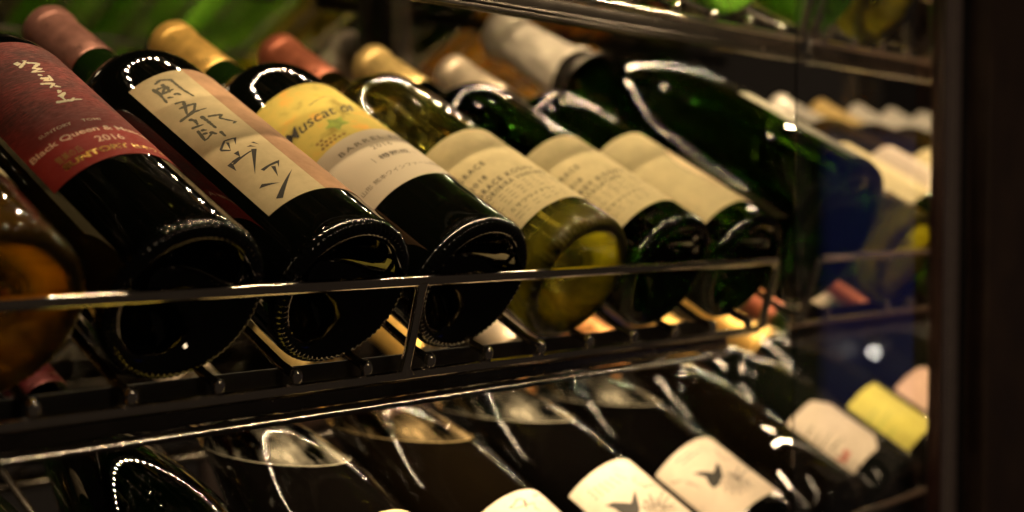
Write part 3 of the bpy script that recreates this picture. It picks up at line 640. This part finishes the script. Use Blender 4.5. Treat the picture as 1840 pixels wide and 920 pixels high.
pm = Vector((XM, B0.y, B0.z))+E2*.0213
b = bottle(pm, 'magn', 'deep_green_glass', 'foil_white', 'magn', name='champagne_bottle', label='big green sparkling wine bottle with wrinkled white foil at the right end')
bm = bmesh.new(); lathe(bm, mm(COLLAR), 64); link('neck_collar', mesh('neck_collar', bm), M['metal_dark'], b)
link('label', label_mesh(-8, 70, 10, 112, .0565), M['paper_grey'], b)

GRR = 'bottles behind the glass door at the right'
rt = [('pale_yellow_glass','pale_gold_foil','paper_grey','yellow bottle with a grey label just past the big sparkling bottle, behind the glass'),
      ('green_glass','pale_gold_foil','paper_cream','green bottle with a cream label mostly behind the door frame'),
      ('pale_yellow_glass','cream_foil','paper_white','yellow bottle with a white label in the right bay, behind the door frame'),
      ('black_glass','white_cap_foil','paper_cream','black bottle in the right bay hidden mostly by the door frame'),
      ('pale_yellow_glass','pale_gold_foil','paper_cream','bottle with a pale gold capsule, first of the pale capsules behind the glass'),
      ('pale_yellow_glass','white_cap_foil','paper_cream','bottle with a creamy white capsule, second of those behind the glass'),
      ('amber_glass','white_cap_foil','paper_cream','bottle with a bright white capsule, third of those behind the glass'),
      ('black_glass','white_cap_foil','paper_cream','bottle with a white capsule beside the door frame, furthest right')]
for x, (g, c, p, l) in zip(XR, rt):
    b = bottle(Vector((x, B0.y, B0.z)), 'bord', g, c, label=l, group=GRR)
    if p: paper_on(b, -60, 60, 40, 130, p)

# ------------------------------------------------------------------ lower row
GL = 'bottles lying in the lower row'
low = {-5:('black_glass','red_foil','std',None,'dark bottle at the far left of the lower row'),
 -4:('olive_glass','gold_foil','std',None,'olive bottle at the left of the lower row'),
 -3:('black_glass','cream_foil','std',None,'black bottle with streaked highlights low at the left corner'),
 -2:('deep_green_glass','red_foil','std','paper_yellow','dark bottle with a dark red wrinkled capsule below the amber bottle'),
 -1:('pocket_low','cream_foil','std','paper_cream','black bottle with a plain cream label at the bottom centre'),
 0:('pocket_brown','pale_gold_foil','std','paper_white','brown glass bottle with a white label of linked star shapes'),
 1:('pocket_low','gold_foil','std','paper_white','black bottle with a butterfly and dot print label at the bottom'),
 2:('pocket_low','cream_foil','std','paper_white','black bottle with a butterfly and flower print label, right of its twin'),
 3:('black_glass_brown','orange_copper_foil','long',None,'dark bottle with a long orange copper foil below the rail end'),
 4:('black_glass','gold_foil','long','paper_white','dark bottle with gold foil and a cream label with cut corners'),
 5:('black_glass','gold_foil','long','paper_yellow','dark bottle with a bright yellow label behind the glass'),
 6:('black_glass','copper_foil','std','paper_pink','dark bottle with a dusty pink label behind the glass'),
 7:('black_glass','cream_foil','std','paper_cream','dark bottle with a cream label at the door frame'),
 8:('black_glass','copper_foil','std',None,'dark bottle behind the door frame in the lower row')}
LL = {-2:(-60,60,20,72), -1:(-66,36,15,74), 0:(-70,50,10,66), 1:(-64,60,10,72), 2:(-70,34,12,74), 4:(-88,-8,26,90), 5:(-84,-8,30,92), 6:(-90,10,32,98), 7:(-90,10,30,98)}
for k, (g, c, ck, p, l) in low.items():
    b = bottle(BL+Vector((k*PL, 0, 0)), 'burg' if k >= -3 else 'bord', g, c, ck, label=l, group=GL)
    if not p: continue
    a = LL[k]; lb = paper_on(b, *a, p, cut=11 if k == 4 else 0)
    if k == 0: strokes(lb, D_L0s, .8, .0375, M['ink'], 'printed_star', .1); dots(lb, D_L0d, .45, .0375, M['ink_grey'])
    if k == 1:
        polys(lb, D_L1p, .0375, M['ink'], 'printed_butterfly'); strokes(lb, D_L1s, .8, .0375, M['ink'], 'printed_flower', .2); dots(lb, D_L1d, .75, .0375, M['ink_olive'])
    if k == 2: polys(lb, D_L2p, .0375, M['ink'], 'printed_butterfly'); strokes(lb, D_L2s, .8, .0375, M['ink'], 'printed_flower', .2)
    if k in (1, 2):      # petals
        cx_, cy_ = (-14, 27) if k == 1 else (-22, 31)
        q = []
        for i in range(11):
            t = i*2*math.pi/11; q.append([(cx_+3*math.cos(t), cy_+2*math.sin(t)), (cx_+14*math.cos(t+.12), cy_+9*math.sin(t+.12)), (cx_+15*math.cos(t+.35), cy_+9.5*math.sin(t+.35)), (cx_+4*math.cos(t+.4), cy_+2.6*math.sin(t+.4))])
        strokes(lb, q, .55, .0375, M['ink'], 'printed_flower', .2)
    if k == 4:
        strokes(lb, [[(-72,64),(-52,66)],[(-70,58),(-44,60)],[(-60,51),(-40,50)],[(-66,72),(-50,74)]], 1.6, .0375, M['ink_grey'], 'printed_line', .4)
        polys(lb, [[(-66,46),(-60,40),(-52,44),(-50,38),(-64,36)]], .0375, M['red_ink'], 'red_mark')
    if k == 5: strokes(lb, [[(-70,70),(-40,72)],[(-66,60),(-36,62)],[(-64,50),(-50,50)]], 1.6, .0375, M['leaf_ink'], 'printed_line', .4)

# ------------------------------------------------------------------ upper row, seen in the mirror and at the top edge
GU = 'bottles lying in the top row'
up = [('deep_green_glass','gold_foil'),('black_glass','red_foil'),('olive_glass','cream_foil'),('black_glass','copper_foil'),('green_glass','cream_foil'),
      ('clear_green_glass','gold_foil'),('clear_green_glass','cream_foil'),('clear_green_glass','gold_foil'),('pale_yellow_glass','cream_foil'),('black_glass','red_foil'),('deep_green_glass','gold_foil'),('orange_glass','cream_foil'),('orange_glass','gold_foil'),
      ('orange_glass','cream_foil'),('black_glass','copper_foil'),('green_glass','cream_foil')]
ul = ['deep green bottle of the top row nearest the left','black bottle with red foil in the top row','olive bottle in the top row','black bottle with copper foil in the top row','green bottle mirrored at the upper left',
      'bright green bottle mirrored behind the gold capsule','second bright green bottle mirrored at the top left','third bright green bottle mirrored at the top','pale yellow bottle mirrored at the top centre left','black bottle of the top row above the neck foils',
      'deep green bottle over the big sparkling bottle','orange amber bottle whose base shows at the upper edge','amber bottle mirrored beside the white foil','amber bottle of the top row toward the right','black bottle of the top row behind the glass','green bottle of the top row furthest right']
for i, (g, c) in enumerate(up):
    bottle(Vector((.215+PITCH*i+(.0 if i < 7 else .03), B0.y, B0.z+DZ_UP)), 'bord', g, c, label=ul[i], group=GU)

# ------------------------------------------------------------------ the room in front: what the pane reflects, plus an added fill lamp
sg, snt, sb = nmat('blue_screen'); sb.inputs['Base Color'].default_value = (.01,.01,.03,1)
sb.inputs['Emission Color'].default_value = (.08,.09,.46,1); sb.inputs['Emission Strength'].default_value = .12
sb.inputs['Roughness'].default_value = .4
sign = empty('lit_sign', (2.75, -.62, -.75)); tag(sign, 'blue backlit sign standing in the dark room, mirrored in the glass door', 'sign')
bm = bmesh.new(); box(bm, (-.25,0,.25), (.24,.03,0.93), .004); link('sign_frame', mesh('sign_frame', bm), M['cab_black'], sign)
bm = bmesh.new(); box(bm, (-.24,.028,.26), (.23,.034,0.92), .001); link('sign_face', mesh('sign_face', bm), sg, sign)
bm = bmesh.new(); box(bm, (-.25,0,0), (-.21,.03,.25), .002); box(bm, (.20,0,0), (.24,.03,.25), .002); link('sign_leg', mesh('sign_leg', bm), M['cab_black'], sign)
lm_ = bpy.data.materials.new('lamp_glow'); lm_.use_nodes = True; n_ = lm_.node_tree; n_.nodes.remove(n_.nodes['Principled BSDF'])
e_ = n_.nodes.new('ShaderNodeEmission'); e_.inputs[0].default_value = (1,.95,.85,1); e_.inputs[1].default_value = 60; n_.links.new(e_.outputs[0], n_.nodes['Material Output'].inputs[0])
def at_mirror(px, py, yy):      # a place in the room that the pane mirrors to this view direction
    v = Rt*((px-920)/2341)+U*(-(py-460)/2341)+F
    k = .3985/v.y; p = v*k; q = Vector((v.x, -v.y, v.z)); t = (p.y-yy)/v.y
    return p+q*t
lp = at_mirror(1571, 633, -.55)
lamp = empty('spot_lamp', lp); tag(lamp, 'small white lamp in the dark room, mirrored as a bright dot in the glass', 'lamp')
bm = bmesh.new(); bmesh.ops.create_uvsphere(bm, u_segments=16, v_segments=10, radius=.005); link('bulb', mesh('bulb', bm), lm_, lamp)
bm = bmesh.new(); tube(bm, [(0,0,.0075), (0,0,.012), (0,0,.03)], .005, 12, rs=[.004,.008,.008]); tube(bm, [(0,0,.03),(0,0,.9)], .0012, 6); link('lamp_holder', mesh('lamp_holder', bm), M['cab_black'], lamp)

el = bpy.data.materials.new('fill_lamp_glow'); el.use_nodes = True; n_ = el.node_tree; n_.nodes.remove(n_.nodes['Principled BSDF'])
e_ = n_.nodes.new('ShaderNodeEmission'); e_.inputs[0].default_value = (1,.74,.46,1); e_.inputs[1].default_value = 26; n_.links.new(e_.outputs[0], n_.nodes['Material Output'].inputs[0])
cl = empty('added_fill_lamp', (.35, -1.3, 1.35)); tag(cl, 'unseen round lamp added in front of the cabinet as fill light', 'lamp')  # unseen lamp added to brighten the door frame and rails
bm = bmesh.new(); lathe(bm, [(0, 0), (0, .12), (.006, .12), (.006, 0)], 40)
link('fill_lamp_face', mesh('fill_lamp_face', bm), el, cl)
bm = bmesh.new(); lathe(bm, [(-.02, .125), (-.02, .128), (.08, .09), (.11, .03), (.12, 0)], 40); tube(bm, [(0,0,.12), (0,0,.9)], .003, 8)
link('fill_lamp_shade', mesh('fill_lamp_shade', bm), M['cab_black'], cl)
